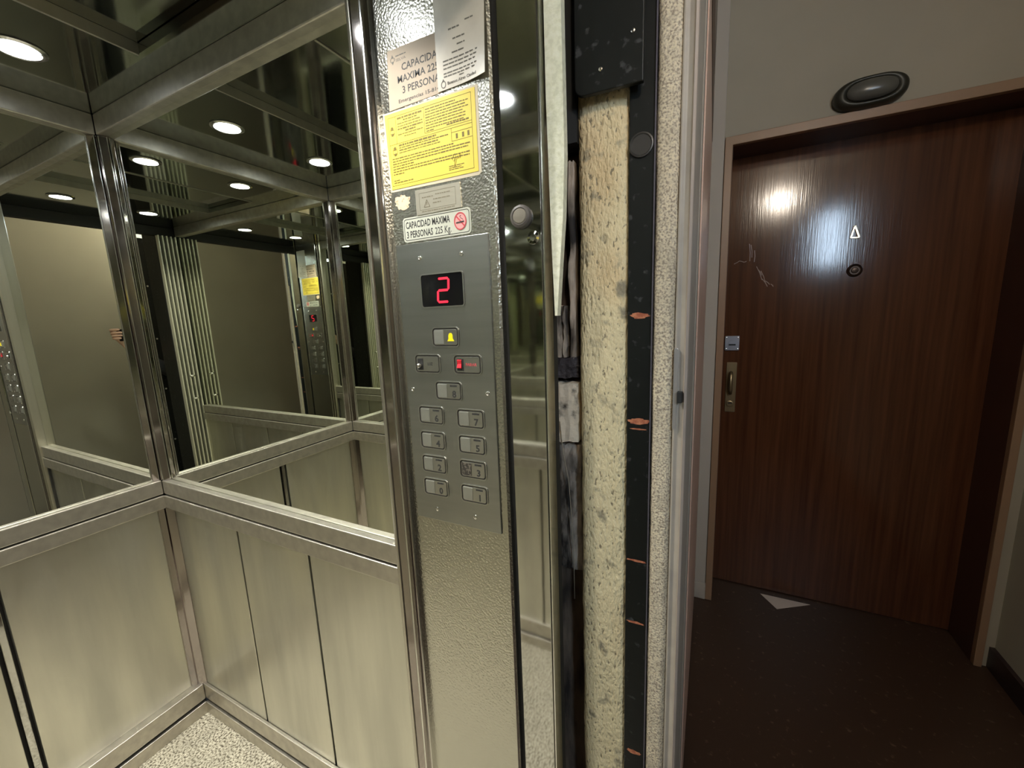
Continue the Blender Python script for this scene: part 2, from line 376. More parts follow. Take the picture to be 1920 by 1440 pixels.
# corner pilasters: polished diagonal trims of two flat facets with bright beads, above and below the rail
def pilaster(x, y, sx, sy, z0, z1, wdt, beads):
    p0 = Vector((x, y+sy*wdt)); p1 = Vector((x+sx*wdt, y)); d = p1-p0; n_ = Vector((sx, sy)).normalized()
    P = lambda t_, h: tuple(p0 + d*t_ + n_*h)
    o = MB().prism([P(0, -.003), P(0, .002), P(.40, .004), P(.40, -.001), P(.60, -.001), P(.60, .004), P(1, .002), P(1, -.003)], 2, z0, z1).build('trim_corner', MT['dark_polish'])
    struct(o)
    if beads:
        for t_, h in ((.015, .003), (.40, .004), (.60, .004), (.985, .003)):
            q = P(t_, h); MB().tube([(q[0], q[1], z0+.001), (q[0], q[1], z1-.001)], .0010, 8).build('bead', MT['chrome'], o)
for (sx, sy, x, y) in ((1, -1, GA, GB), (1, 1, GA, GC)):
    pilaster(x, y, sx, sy, Z_R1+.001, 1.944, .036, True)
    pilaster(x+sx*.010, y+sy*.008, sx, sy, Z_B1, Z_L0, .032, False)

# ------------------------------------------------------------------ column between mirror and control plate
def vtrim(name, pts, m, z0=0.0, z1=ZC, par=None, bev=0.0):
    o = MB().prism(pts, 2, z0, z1).build(name, m, par, bevel=bev)
    if par is None: struct(o)
    return o
p = vtrim('trim_1', [(-.606, .03), (-.606, -.006), (-.598, -.010), (-.594, -.010), (-.594, .03)], MT['steel'], bev=.001)
vtrim('polished_facet', [(-.5935, .03), (-.5935, -.006), (-.574, -.001), (-.574, .03)], MT['dark_polish'], par=p)
vtrim('bright_bead', [(-.574, .03), (-.574, -.007), (-.5715, -.008), (-.569, -.007), (-.569, .03)], MT['chrome'], par=p)
vtrim('polished_facet', [(-.569, .03), (-.569, -.001), (-.552, -.005), (-.552, .03)], MT['dark_polish'], par=p)
vtrim('bright_bead', [(-.552, .03), (-.552, -.009), (-.5505, -.010), (-.549, -.009), (-.549, .03)], MT['chrome'], par=p)
g = vtrim('dark_joint', [(-.6138, .03), (-.6138, .004), (-.6062, .004), (-.6062, .03)], MT['gap'], z1=Z_L0, par=p)
col = vtrim('trim_2', [(-.549, .03), (-.549, 0), (-.326, 0), (-.322, .004), (-.322, .03)], MT['hammered'])
vtrim('trim_3', [(-.322, .03), (-.322, .012), (-.309, .012), (-.309, .03)], MT['matte_black'])
st = vtrim('trim_4', [(-.309, .03), (-.309, .001), (-.3075, -.002), (-.245, -.002), (-.242, .002), (-.242, .03)], MT['polish'])
vtrim('bright_edge', [(-.2415, .03), (-.2415, -.003), (-.2395, -.003), (-.2395, .03)], MT['chrome'], par=st)
o = MB().box(-.606, -.24, .0305, .05, 0, ZC+.03).build('wall_column_backing', MT['gap']); struct(o)
# rubber buffer and screw on the polished strip
t = empty('rubber_buffer', (-.277, -.002, 1.534)); tag(t, 'round dark grey rubber buffer on the polished steel strip', 'rubber buffer')
MB().lathe((-.277, -.002, 1.534), (0, -1, 0), [(.0175, 0), (.018, .004), (.0165, .008), (.013, .0095), (.012, .0085), (.001, .008)]).build('cap', mat('grey_rubber', (.10, .09, .08), .5), t, smooth=False)
MB().lathe((-.277, -.0105, 1.534), (0, -1, 0), [(.0115, 0), (.010, .0012), (.001, .0018)]).build('face', mat('worn_grey_rubber', (.22, .20, .16), .5), t)
o = MB().lathe((-.258, -.002, 1.501), (0, -1, 0), [(.0105, 0), (.010, .0006), (.0055, .0012), (.005, .003), (.0012, .003), (.001, .002)]).build('strip_screw', MT['polish'])
tag(o, 'small countersunk screw under the rubber buffer', 'screw')

# ------------------------------------------------------------------ control panel
FY = -.003
cp = empty('elevator_control_panel', (-.437, 0, 1.0)); tag(cp, 'brushed steel elevator control panel with red digit display and floor buttons', 'control panel')
MB().box(-.537, -.339, FY, 0, .977, 1.518).build('faceplate', MT['face'], cp, bevel=.0008)
d = MB().prism(rrect(-.4835, -.3925, 1.4025, 1.4605, .004), 1, FY-.0010, FY).build('display', MT['screen'], cp)
rim = MB()
o_ = rrect(-.485, -.391, 1.401, 1.462, .0055); i_ = rrect(-.483, -.393, 1.403, 1.460, .004)
for k in range(len(o_)):
    j = (k+1) % len(o_); rim.prism([o_[k], o_[j], i_[j], i_[k]], 1, FY-.0018, FY-.0002)
rim.build('display_rim', MT['button'], d)
# seven segment "2"
def seg(mb, a, b_, wd, y):
    a = Vector((a[0], 0, a[1])); b_ = Vector((b_[0], 0, b_[1])); t_ = (b_-a).normalized(); n_ = Vector((t_.z, 0, -t_.x))*wd/2
    q = [a + t_*wd*.1, a + t_*wd*.5 + n_, b_ - t_*wd*.5 + n_, b_ - t_*wd*.1, b_ - t_*wd*.5 - n_, a + t_*wd*.5 - n_]
    mb.prism([(v.x, v.z) for v in q], 1, y-.0003, y)
mb = MB(); xl, xr, zt, zm, zb, sk = -.4480, -.4250, 1.4515, 1.4310, 1.4105, .0025
yD = FY-.0011
seg(mb, (xl+sk, zt), (xr+sk, zt), .0042, yD); seg(mb, (xr+sk, zt), (xr+sk*.5, zm), .0042, yD); seg(mb, (xl+sk*.5, zm), (xr+sk*.5, zm), .0042, yD)
seg(mb, (xl+sk*.5, zm), (xl, zb), .0042, yD); seg(mb, (xl, zb), (xr, zb), .0042, yD)
dg_ = mb.build('digit', MT['digit'], d); dg_['label'] = 'glowing red seven-segment 2'
for x, z in ((-.483, 1.491), (-.393, 1.490), (-.5235, 1.246), (-.354, 1.2455), (-.485, 1.001), (-.395, 1.001)):
    s_ = MB().lathe((x, FY, z), (0, -1, 0), [(.0042, 0), (.0040, .0011), (.0022, .0018), (.0015, .0012), (.0008, .0012)], 16).build('screw', MT['chrome'], cp)
def button(kind, xc, zc, sym=None):
    b_ = MB(); hw, hh = .0288, .0172
    b_.prism(rrect(xc-hw, xc+hw, zc-hh, zc+hh, .0065), 1, FY-.0004, FY)
    nm = 'call_button' if sym else kind
    base = b_.build(nm, MT['gap'], cp)
    r_ = MB(); o_ = rrect(xc-hw-.0012, xc+hw+.0012, zc-hh-.0012, zc+hh+.0012, .0075); i_ = rrect(xc-hw+.0006, xc+hw-.0006, zc-hh+.0006, zc+hh-.0006, .006)
    for k in range(len(o_)):
        j = (k+1) % len(o_); r_.prism([o_[k], o_[j], i_[j], i_[k]], 1, FY-.0014, FY)
    r_.build('frame', MT['button'], base)
    MB().prism(rrect(xc-hw+.0034, xc+hw-.0030, zc-hh+.0030, zc+hh-.0030, .0042), 1, FY-.0012, FY-.0003).build('insert', MT['button'], base, bevel=.0004)
    return base
MT['key'] = mat('worn_button_key', (.50, .51, .48), .40, .9)
MT['insert_dark'] = mat('worn_dark_key', (.05, .045, .04), .45, .3, noise=(300, (.20, .18, .15), .5, .6))
btn = {'8': (-.438, 1.2465), '6': (-.4825, 1.1965), '7': (-.393, 1.196), '4': (-.483, 1.146), '5': (-.393, 1.146), '2': (-.4835, 1.0965), '3': (-.394, 1.0975), '0': (-.4835, 1.048), '1': (-.394, 1.048)}
for s_, (xc, zc) in btn.items():
    b_ = button('call_button', xc, zc, s_); b_['label'] = 'floor button ' + s_
    k_ = MB().prism(rrect(xc-.0245, xc-.003, zc-.0125, zc+.0125, .001), 1, FY-.0019, FY-.0012).build('key', MT['insert_dark'] if s_ == '3' else MT['key'], b_, bevel=.0003)
    text('number', s_, xc+.0125, zc-.0115, .0125, MT['ink'], b_, FY-.0012, thick=.05, align='CENTER')
    mb = MB()
    for q in range(4): mb.box(xc+.0045+q*.0038, xc+.0079+q*.0038, FY-.0017, FY-.0012, zc+.0085, zc+.0118)
    mb.build('braille_bar', MT['ink'], b_)
b_ = button('alarm_button', -.4375, 1.347, None); xc, zc = -.4375, 1.347
MB().prism(rrect(xc-.0245, xc-.003, zc-.0125, zc+.0125, .001), 1, FY-.0019, FY-.0012).build('key', MT['key'], b_, bevel=.0003)
bell = []
for k in range(9): bell.append((xc+.012+.0045*math.cos(PI*k/8), zc+.0015+.0060*math.sin(PI*k/8)))
bell = [(xc+.0195, zc-.0075), (xc+.0165, zc-.003)] + bell + [(xc+.0075, zc-.003), (xc+.0045, zc-.0075)]
o = MB().prism(bell, 1, FY-.0017, FY-.0012).build('bell_symbol', MT['bell'], b_); o['label'] = 'yellow bell symbol'
b_ = button('light_switch', -.4825, 1.297, None); xc, zc = -.4825, 1.297
MB().box(xc-.0225, xc-.0100, FY-.0018, FY-.0012, zc-.0115, zc+.0100).build('socket', MT['matte_black'], b_)
MB().lathe((xc-.017, FY-.0015, zc-.0035), (0, -1, .1), [(.0048, 0), (.0046, .004), (.0035, .0075), (.0012, .009)], 16).build('toggle', MT['chrome'], b_, smooth=True)
text('lettering', 'LUZ', xc+.0005, zc-.0025, .0052, MT['ink'], b_, FY-.0012, width=.012, thick=.04)
b_ = button('stop_switch', -.393, 1.297, None); xc, zc = -.393, 1.297
MB().box(xc-.0220, xc-.0080, FY-.0018, FY-.0012, zc-.0115, zc+.0105).build('socket', MT['matte_black'], b_)
o = MB().prism([(FY-.0015, zc-.0075), (FY-.0055, zc-.006), (FY-.0020, zc+.001), (FY-.0035, zc+.0085), (FY-.0012, zc+.009)], 0, xc-.0210, xc-.0115).build('rocker', MT['red_switch'], b_, bevel=.0006); o['label'] = 'red rocker switch'
text('lettering', 'PARAR', xc-.003, zc-.0025, .0052, MT['red'], b_, FY-.0012, width=.023, thick=.03)

# ------------------------------------------------------------------ notices on the column
Y0 = -.0006
def card(name, pts, m, label, cat, y0=0.0, y1=Y0):
    """a thin card with its own thickness"""
    o = MB().prism(pts, 1, y1, y0).build(name, m); tag(o, label, cat); return o
# yellow certificate
yc = card('inspection_certificate', [(-.5445, 1.7455), (-.3475, 1.7440), (-.3465, 1.6145), (-.3520, 1.6105), (-.5400, 1.6130)], MT['laminate'], 'yellow printed inspection certificate in clear laminate on the embossed steel column', 'certificate', 0, -.0005)
yy = -.0011
MB().prism([(-.541, 1.7425), (-.3525, 1.7410), (-.3520, 1.6165), (-.5365, 1.6170)], 1, -.0011, -.0005).build('sheet', MT['yellow'], yc)
mb = MB()
def L(x): return -.541 + x*.1885
def Zv(v): return 1.742 - v*.1255
def rect_line(u0, v0, u1, v1, t_=.0006): quad(mb, L(u0)-t_/2, Zv(v0)+t_/2, L(u1)+t_/2, Zv(v1)-t_/2, yy)
rect_line(.04, .05, .96, .05); rect_line(.04, .95, .96, .95); rect_line(.04, .05, .04, .95); rect_line(.96, .05, .96, .95)
rect_line(.04, .405, .96, .405); rect_line(.13, .05, .13, .405); rect_line(.46, .05, .46, .375); rect_line(.46, .375, .96, .375)
rect_line(.745, .405, .745, .565); rect_line(.745, .565, .96, .565); rect_line(.745, .46, .96, .46)
mb.build('ruled_frame', MT['yellow_ink'], yc)
mb = MB()
for i, (a, b_, h) in enumerate([(.15, .44, .0030), (.22, .38, .0022), (.15, .42, .0016), (.15, .44, .0016), (.15, .44, .0026), (.24, .36, .0026), (.15, .44, .0016), (.22, .36, .0016)]):
    scribble(mb, L(a), L(b_), Zv(.085+i*.035), h, yy, i)
for i in range(8): scribble(mb, L(.475), L(.80 if i == 0 else random.choice((.90, .93, .88))), Zv(.085+i*.034), .0017, yy, 20+i)
scribble(mb, L(.70), L(.93), Zv(.345), .0026, yy, 40); scribble(mb, L(.48), L(.56), Zv(.355), .002, yy, 41)
for i, (a, b_, h) in enumerate([(.15, .58, .0034), (.15, .71, .0018), (.15, .60, .0024), (.15, .62, .0016)]): scribble(mb, L(a), L(b_), Zv(.435+i*.032), h, yy, 50+i)
for i, e_ in enumerate((.76, .93, .91, .31, .93, .92, .19)): scribble(mb, L(.06), L(e_), Zv(.595+i*.0345), .0021, yy, 60+i)
for i, e_ in enumerate((.86, .83, .85)): scribble(mb, L(.70), L(e_), Zv(.865+i*.022), .0014, yy, 70+i)
scribble(mb, L(.06), L(.13), Zv(.885), .0018, yy, 80); scribble(mb, L(.06), L(.29), Zv(.915), .0022, yy, 81)
for k, x_ in enumerate((.79, .855, .91)):
    quad(mb, L(x_), Zv(.485), L(x_+.02), Zv(.545), yy)
mb.build('fine_print', MT['yellow_ink'], yc)
for (u, v) in ((.083, .235), (.10, .50)):
    mb = MB(); x, z = L(u), Zv(v)
    mb.prism([(x-.004, z+.002), (x, z+.0085), (x+.004, z+.002)], 1, yy-.0002, yy); mb.prism([(x-.004, z-.003), (x+.004, z-.003), (x, z-.0075)], 1, yy-.0002, yy)
    for k in range(14):
        a = 2*PI*k/14; a2 = 2*PI*(k+1)/14
        mb.prism([(x+.0056*math.cos(a), z+.0075*math.sin(a)), (x+.0056*math.cos(a2), z+.0075*math.sin(a2)), (x+.0049*math.cos(a2), z+.0066*math.sin(a2)), (x+.0049*math.cos(a), z+.0066*math.sin(a))], 1, yy-.0002, yy)
    mb.build('crest', MT['yellow_ink'], yc)
x, z = L(.76), Zv(.80)
MB().tube([(x+.000, yy, z+.009), (x-.004, yy, z+.002), (x-.001, yy, z-.002), (x+.003, yy, z+.006), (x+.001, yy, z+.010), (x-.002, yy, z+.006), (x+.002, yy, z+.002), (x-.0005, yy, z-.010), (x+.001, yy, z-.011), (x+.005, yy, z+.002), (x+.007, yy, z+.001), (x+.008, yy, z+.006), (x+.009, yy, z+.001), (x+.012, yy, z+.008), (x+.0115, yy, z+.001), (x+.014, yy, z+.006)], .00038, 5).build('signature', MT['yellow_ink'], yc)
# tan capacity notice
tn = card('capacity_notice', [(-.5235, 1.8405), (-.4190, 1.8385), (-.4160, 1.7490), (-.5285, 1.7470)], MT['tan'], 'tan paper notice on maximum capacity, partly under the white card', 'notice')
mb = MB(); x, z = -.5130, 1.8245
mb.prism([(x-.003, z+.002), (x, z+.0075), (x+.003, z+.002)], 1, Y0-.0002, Y0); mb.prism([(x-.0032, z-.003), (x+.0032, z-.003), (x, z-.008)], 1, Y0-.0002, Y0)
mb.box(x-.0046, x-.0034, Y0-.0002, Y0, z-.003, z+.002); mb.box(x+.0034, x+.0046, Y0-.0002, Y0, z-.003, z+.002)
mb.build('emblem', MT['greyink'], tn)
mb = MB(); scribble(mb, -.5060, -.4830, 1.8280, .0016, Y0, 5); mb.build('fine_print', MT['greyink'], tn)
text('heading', 'SELVA', -.5060, 1.8195, .0042, MT['greyink'], tn, Y0, width=.022)
text('lettering', 'CAPACIDA', -.4945, 1.8030, .0110, MT['ink'], tn, Y0, width=.0745, thick=.02)
text('lettering', 'MAXIMA 225', -.5050, 1.7855, .0110, MT['ink'], tn, Y0, width=.0865, thick=.02)
text('lettering', '3 PERSONA', -.4960, 1.7680, .0110, MT['ink'], tn, Y0, width=.0790, thick=.02)
text('lettering', 'Emergencias 15-814', -.5060, 1.7545, .0056, MT['ink'], tn, Y0, width=.0870, thick=.02)
# white card, lower right corner curling off the column
bm = bmesh.new(); nx, nz = 6, 10
def wcard(u, v, off):
    x = -.4215 + u*.0935 + v*.000; z = 1.750 + v*.205 + u*(.002 if v < .5 else -.002)
    lift = .010*max(0, u-.35)**2*max(0, .55-v)/.3
    return (x, -.0009 - off - lift, z)
vs = {}
for off in (0, .0007):
    for i in range(nx+1):
        for j in range(nz+1): vs[(off, i, j)] = bm.verts.new(wcard(i/nx, j/nz, off))
for i in range(nx):
    for j in range(nz):
        for off in (0, .0007): bm.faces.new((vs[(off, i, j)], vs[(off, i+1, j)], vs[(off, i+1, j+1)], vs[(off, i, j+1)]))
for j in range(nz):
    for i in (0, nx): bm.faces.new((vs[(0, i, j)], vs[(0, i, j+1)], vs[(.0007, i, j+1)], vs[(.0007, i, j)]))
for i in range(nx):
    for j in (0, nz): bm.faces.new((vs[(0, i, j)], vs[(0, i+1, j)], vs[(.0007, i+1, j)], vs[(.0007, i, j)]))
mb = MB(); mb.b.free(); mb.b = bm
wc = mb.build('information_card', MT['white']); tag(wc, 'white laminated information card stuck over the tan notice', 'card')
YW = -.00165
mb = MB()
def wline(u0, u1, z, h, sd):
    """print that follows the lifted card"""
    rn = random.Random(sd); x = u0
    while x < u1-.02:
        q = min(rn.uniform(.05, .12), u1-x); um = x+q/2; v = (z-1.750)/.205
        yk = wcard(um, v, .0007)[1]
        mb.box(-.4215+x*.0935, -.4215+(x+q)*.0935, yk-.0003, yk+.0001, z-h/2, z+h/2); x += q+.014
for i, (a, b_, z, h) in enumerate([(.28, .50, 1.8340, .0022), (.62, .78, 1.8385, .0018), (.36, .60, 1.8190, .0020), (.44, .60, 1.8095, .0018), (.33, .60, 1.8000, .0020),
        (.14, .85, 1.7915, .0019), (.14, .85, 1.7860, .0019), (.14, .82, 1.7805, .0019), (.14, .84, 1.7735, .0019), (.14, .84, 1.7690, .0019), (.46, .58, 1.7650, .0016)]):
    wline(a, b_, z, h, 100+i)
mb.build('fine_print', MT['greyink'], wc)
tb = text('lettering', 'Buenos Aires Ciudad', -.4020, 1.7565, .0043, MT['greyink'], wc, -.0030, width=.0560, thick=.03)
for v in tb.data.vertices: v.co.y = wcard((v.co.x+.4215)/.0935, (v.co.z-1.75)/.205, .0007)[1] - .0003 + (v.co.y+.0030)
mb = MB(); x, z = -.4100, 1.7585; yk = -.0017
for k in range(16):
    a = 2*PI*k/16; a2 = 2*PI*(k+1)/16
    mb.prism([(x+.0048*math.cos(a), z+.0056*math.sin(a)), (x+.0048*math.cos(a2), z+.0056*math.sin(a2)), (x+.0036*math.cos(a2), z+.0042*math.sin(a2)), (x+.0036*math.cos(a), z+.0042*math.sin(a))], 1, yk-.0002, yk)
mb.prism([(x-.0022, z+.0050), (x, z+.0085), (x+.0022, z+.0050)], 1, yk-.0002, yk)
mb.build('emblem', MT['greyink'], wc)
# torn glue patch
pts = []
for k in range(26):
    a = 2*PI*k/26; rr = 1 + random.uniform(-.22, .22)
    pts.append((-.5155+.0175*rr*math.cos(a), 1.5925+.0135*rr*math.sin(a)))
o = card('torn_sticker', pts, MT['glue'], 'torn remains of a pale sticker beside the small metal plate', 'sticker', 0, -.0003)
# small metal data plate
pl = card('metal_data_plate', [(-.4845, 1.6075), (-.3895, 1.6065), (-.3885, 1.5660), (-.4840, 1.5650)], MT['plate'], 'small dull aluminium plate with etched warning triangle', 'plate', 0, -.0016)
mb = MB()
def fr(x0, x1, z0, z1, t_=.0005, y=-.0016):
    quad(mb, x0, z0, x1, z0+t_, y); quad(mb, x0, z1-t_, x1, z1, y); quad(mb, x0, z0, x0+t_, z1, y); quad(mb, x1-t_, z0, x1, z1, y)
fr(-.4760, -.3990, 1.5725, 1.6010)
for i, (a, b_, z) in enumerate([(-.441, -.410, 1.5950), (-.446, -.411, 1.5875), (-.447, -.430, 1.5815), (-.470, -.446, 1.5930), (-.472, -.402, 1.5695)]): scribble(mb, a, b_, z, .0016, -.0016, 200+i)
mb.build('etched_print', MT['etch'], pl)
mb = MB(); x, z = -.4600, 1.5765
for a, b_ in (((x-.006, z), (x+.006, z)), ((x-.006, z), (x, z+.012)), ((x+.006, z), (x, z+.012))):
    a = Vector((a[0], 0, a[1])); b_ = Vector((b_[0], 0, b_[1])); t_ = (b_-a).normalized(); n_ = Vector((t_.z, 0, -t_.x))*.0006
    mb.prism([((a+n_).x, (a+n_).z), ((b_+n_).x, (b_+n_).z), ((b_-n_).x, (b_-n_).z), ((a-n_).x, (a-n_).z)], 1, -.0019, -.0016)
mb.box(x-.0006, x+.0006, -.0019, -.0016, z+.003, z+.008)
mb.build('warning_triangle', MT['etch'], pl)
# capacity label
cl = card('capacity_label', rrect(-.5180, -.3720, 1.5220, 1.5645, .006), MT['label'], 'silver maximum capacity label with red no-smoking sign above the control panel', 'label', 0, -.0007)
mb = MB(); o_ = rrect(-.5155, -.3745, 1.5245, 1.5620, .005); i_ = rrect(-.5145, -.3755, 1.5255, 1.5610, .0042)
for k in range(len(o_)):
    j = (k+1) % len(o_); mb.prism([o_[k], o_[j], i_[j], i_[k]], 1, -.0009, -.0007)
mb.build('border', MT['ink'], cl)
text('lettering', 'CAPACIDAD MAXIMA', -.5115, 1.5455, .0115, MT['ink'], cl, -.0007, width=.0975, thick=.03)
text('lettering', '3 PERSONAS', -.5105, 1.5290, .0115, MT['ink'], cl, -.0007, width=.0590, thick=.03)
text('lettering', '225 Kg.', -.4465, 1.5290, .0115, MT['ink'], cl, -.0007, width=.0340, thick=.01)
x, z = -.3930, 1.5440
ns = MB().prism([(x+.0125*math.cos(2*PI*k/28), z+.0145*math.sin(2*PI*k/28)) for k in range(28)], 1, -.0010, -.0007).build('no_smoking_sign', MT['pink'], cl)
mb = MB()
for k in range(28):
    a = 2*PI*k/28; a2 = 2*PI*(k+1)/28
    mb.prism([(x+.0125*math.cos(a), z+.0145*math.sin(a)), (x+.0125*math.cos(a2), z+.0145*math.sin(a2)), (x+.0107*math.cos(a2), z+.0127*math.sin(a2)), (x+.0107*math.cos(a), z+.0127*math.sin(a))], 1, -.0014, -.0010)
mb.prism([(x-.0085, z+.0080), (x-.0070, z+.0095), (x+.0090, z-.0080), (x+.0075, z-.0095)], 1, -.0014, -.0010)
mb.build('ring_and_bar', MT['red'], ns)
mb = MB(); mb.prism([(x-.0085, z-.0030), (x-.0080, z-.0010), (x+.0075, z-.0002), (x+.0075, z-.0022)], 1, -.0016, -.0010)
mb.tube([(x+.006, -.0012, z+.001), (x+.004, -.0012, z+.004), (x+.001, -.0012, z+.005), (x-.001, -.0012, z+.008), (x+.002, -.0012, z+.009)], .0004, 5)
mb.build('cigarette', MT['ink'], ns)

# ------------------------------------------------------------------ ceiling spots
def spot(x, y, label):
    t = empty('ceiling_spotlight', (x, y, ZC)); tag(t, label, 'ceiling lamp', 'round spotlights in the lift ceiling')
    MB().lathe((x, y, ZC-.0005), (0, 0, -1), [(.046, 0), (.046, .002), (.040, .005), (.036, .004), (.0355, .0005), (.001, .0005)], 32).build('rim', MT['lampring'], t, smooth=False)
    MB().lathe((x, y, ZC-.001), (0, 0, -1), [(.034, 0), (.034, .002), (.001, .0035)], 32).build('lens', MT['lamp'], t)
    ld_ = bpy.data.lights.new('beam', 'AREA'); ld_.shape = 'DISK'; ld_.size = .064; ld_.energy = SPOT_POWER; ld_.spread = math.radians(SPREAD); ld_.color = (1.0, .97, .90)
    lo = bpy.data.objects.new('beam', ld_); C.objects.link(lo); lo.parent = t; lo.location = (0, 0, -.0062)
spot(-1.385, -.195, 'glowing ceiling spotlight nearest the far corner, at upper left of the photo')
spot(-1.385, -.530, 'glowing ceiling spotlight on the end wall side, farther from the big mirror, seen by reflection')
spot(-.600, -.195, 'glowing ceiling spotlight in front of the control column, seen by reflection')
spot(-.570, -.530, 'glowing ceiling spotlight nearest the entrance and the mirror opposite the controls, seen by reflection')

# ------------------------------------------------------------------ folding car door stacked by the back wall
fd = empty('folding_car_door', (-.28, -.69, 0)); tag(fd, 'folded metal car door stacked beside the entrance, seen in the mirrors', 'folding door')
n = 5; ys = [-.680 - k*.0220 for k in range(n)]
for k, y in enumerate(ys):
    mb = MB(); pr_ = []
    for q in range(9):
        a = PI/2 + PI*q/8; pr_.append((-.290+.0055*math.cos(a), y+.0045*math.sin(a)))
    pr_ += [(-.286, y-.0015), (-.262, y-.0015), (-.262, y+.0015), (-.286, y+.0015)]
    mb.prism(pr_, 2, .012, 1.945); mb.build('slat', MT['slat'], fd)
MB().box(-.262, -.252, -.777, -.677, .012, 1.945).build('backing', MT['matte_black'], fd)
for z in (1.088, .942):
    y = ys[2]; mb = MB(); mb.tube([(-.294, y, z), (-.318, y, z)], .0045, 10); mb.tube([(-.318, y+.014, z), (-.318, y-.014, z)], .0055, 10)
    mb.build('pull_stud', MT['chrome'], fd, smooth=True)
dt = MB().box(-.262, -.215, -.777, -.001, 1.948, 1.998).build('door_track', MT['matte_black']); tag(dt, 'black door track over the car entrance, seen in the mirrors', 'door track')
MB().box(-.25, -.19, -.605, 0, -.02, .002).build('threshold_plate', MT['sill'])
o = bpy.data.objects['threshold_plate']; tag(o, 'worn steel threshold plate at the car entrance', 'threshold')

# ------------------------------------------------------------------ shaft wall, landing entrance
XH = -.030                                     # hall face of the shaft wall
YJ = .08
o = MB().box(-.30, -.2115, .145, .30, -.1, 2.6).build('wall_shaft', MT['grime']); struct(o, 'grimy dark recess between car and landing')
# cream rough column with an uneven skin
def rough_slab(name, x0, x1, y, z0, z1, m, amp, nx, nz, depth=.25, seed=1, label=None, edge=.002):
    from mathutils import noise
    bm = bmesh.new(); g = []
    for j in range(nz+1):
        row = []
        for i in range(nx+1):
            u = i/nx; x = x0+(x1-x0)*u; z = z0+(z1-z0)*j/nz
            e_ = edge*noise.noise(Vector((seed*7.1, z*9, u*3))) + edge*.6*noise.noise(Vector((seed, z*40, u*3)))
            d_ = amp*noise.noise(Vector((x*40, seed, z*14))) + amp*.5*noise.noise(Vector((x*120, seed, z*60)))
            rnd = .008*(1-min(1, min(u, 1-u)*5))**2
            row.append(bm.verts.new((x + (e_ if i in (0, nx) else 0), y + d_ + rnd, z)))
        g.append(row)
    for j in range(nz):
        for i in range(nx): bm.faces.new((g[j][i], g[j][i+1], g[j+1][i+1], g[j+1][i]))
    bk = [[bm.verts.new((x, y+depth, z)) for x in (x0, x1)] for z in (z0, z1)]
    for j in range(nz):
        pass
    L0 = [g[j][0] for j in range(nz+1)]; L1 = [g[j][nx] for j in range(nz+1)]
    bm.faces.new([bk[0][0]] + L0 + [bk[1][0]]); bm.faces.new([bk[0][1]] + L1 + [bk[1][1]])
    bm.faces.new([bk[0][0], bk[0][1], bk[1][1], bk[1][0]])
    bm.faces.new(g[0] + [bk[0][1], bk[0][0]]); bm.faces.new(g[nz] + [bk[1][1], bk[1][0]])
    mb = MB(); mb.b.free(); mb.b = bm
    o = mb.build(name, m, smooth=True); struct(o, label); return o
rough_slab('wall_entrance', -.2105, -.1245, YJ+.004, -.05, 2.45, MT['cream'], .0022, 10, 420, depth=.22, label='cream rough plaster column of the shaft wall')
blk = MB(); blk.box(-.1265, -.0875, YJ, YJ+.2, -.05, 2.45)
bs = blk.build('trim_5', MT['black'], bevel=.0015); struct(bs, 'black painted steel upright of the landing entrance')
MB().box(-.0885, -.0865, YJ-.0035, YJ, -.05, 2.45).build('bright_edge', mat('worn_edge', (.22, .20, .24), .3, .6), bs)
rn = random.Random(4)
for z, w_, h_ in ((1.373, .034, .0065), (1.194, .036, .0075), (1.180, .030, .002), (.932, .034, .003), (.805, .034, .0035), (.515, .030, .006)):
    pts = []
    for k in range(22):
        a = 2*PI*k/22; q = 1 + rn.uniform(-.25, .2); pts.append((-.1070 + w_/2*max(-1, min(1, q*math.cos(a))), z + h_*.7*q*math.sin(a)))
    o = MB().prism(pts, 1, YJ-.0004, YJ).build('rust_scuff', MT['orange'], bs)
o = MB().lathe((-.108, YJ, 1.632), (0, -1, 0), [(.0185, 0), (.0180, .003), (.0160, .0036), (.0145, .0022), (.001, .0022)], 28).build('round_plug', mat('dull_plug', (.06, .055, .05), .4, .3))
tag(o, 'round dark metal plug low on the black upright, under the cover plate', 'plug')
# sandy render strip and grey frame
rough_slab('wall_render', -.0868, -.0525, YJ-.004, -.05, 2.45, MT['sand'], .0016, 6, 300, depth=.2, seed=3, label='coarse sandy render strip beside the black upright', edge=.0012)
gf = MB().prism([(-.0527, YJ+.2), (-.0527, YJ+.000), (-.0500, YJ-.0015), (-.0445, YJ+.002), (-.0385, YJ-.001), (-.0360, YJ-.003), (-.0330, YJ+.001), (-.0310, YJ+.2)], 2, -.05, 2.45).build('trim_6', MT['greyframe'], bevel=.0012)
struct(gf, 'grey painted steel door frame of the landing entrance')
MB().prism([(-.0372, YJ-.0020), (-.0360, YJ-.0045), (-.0325, YJ-.002), (-.0315, YJ+.0015), (-.0340, YJ+.001)], 2, -.05, 2.45).build('pale_edge', MT['frame_edge'], gf)
sp_ = empty('strike_plate', (-.0495, YJ, 1.25)); tag(sp_, 'tall narrow steel strike plate on the grey door frame', 'strike plate')
MB().prism(rrect(-.0525, -.0465, 1.186, 1.320, .003), 1, YJ-.006, YJ+.0005).build('plate', mat('worn_nickel_plate', (.55, .52, .50), .3, .6), sp_, bevel=.0008)
MB().box(-.0462, -.0385, YJ-.012, YJ-.001, 1.232, 1.250).build('bolt', MT['matte_black'], sp_, bevel=.001)
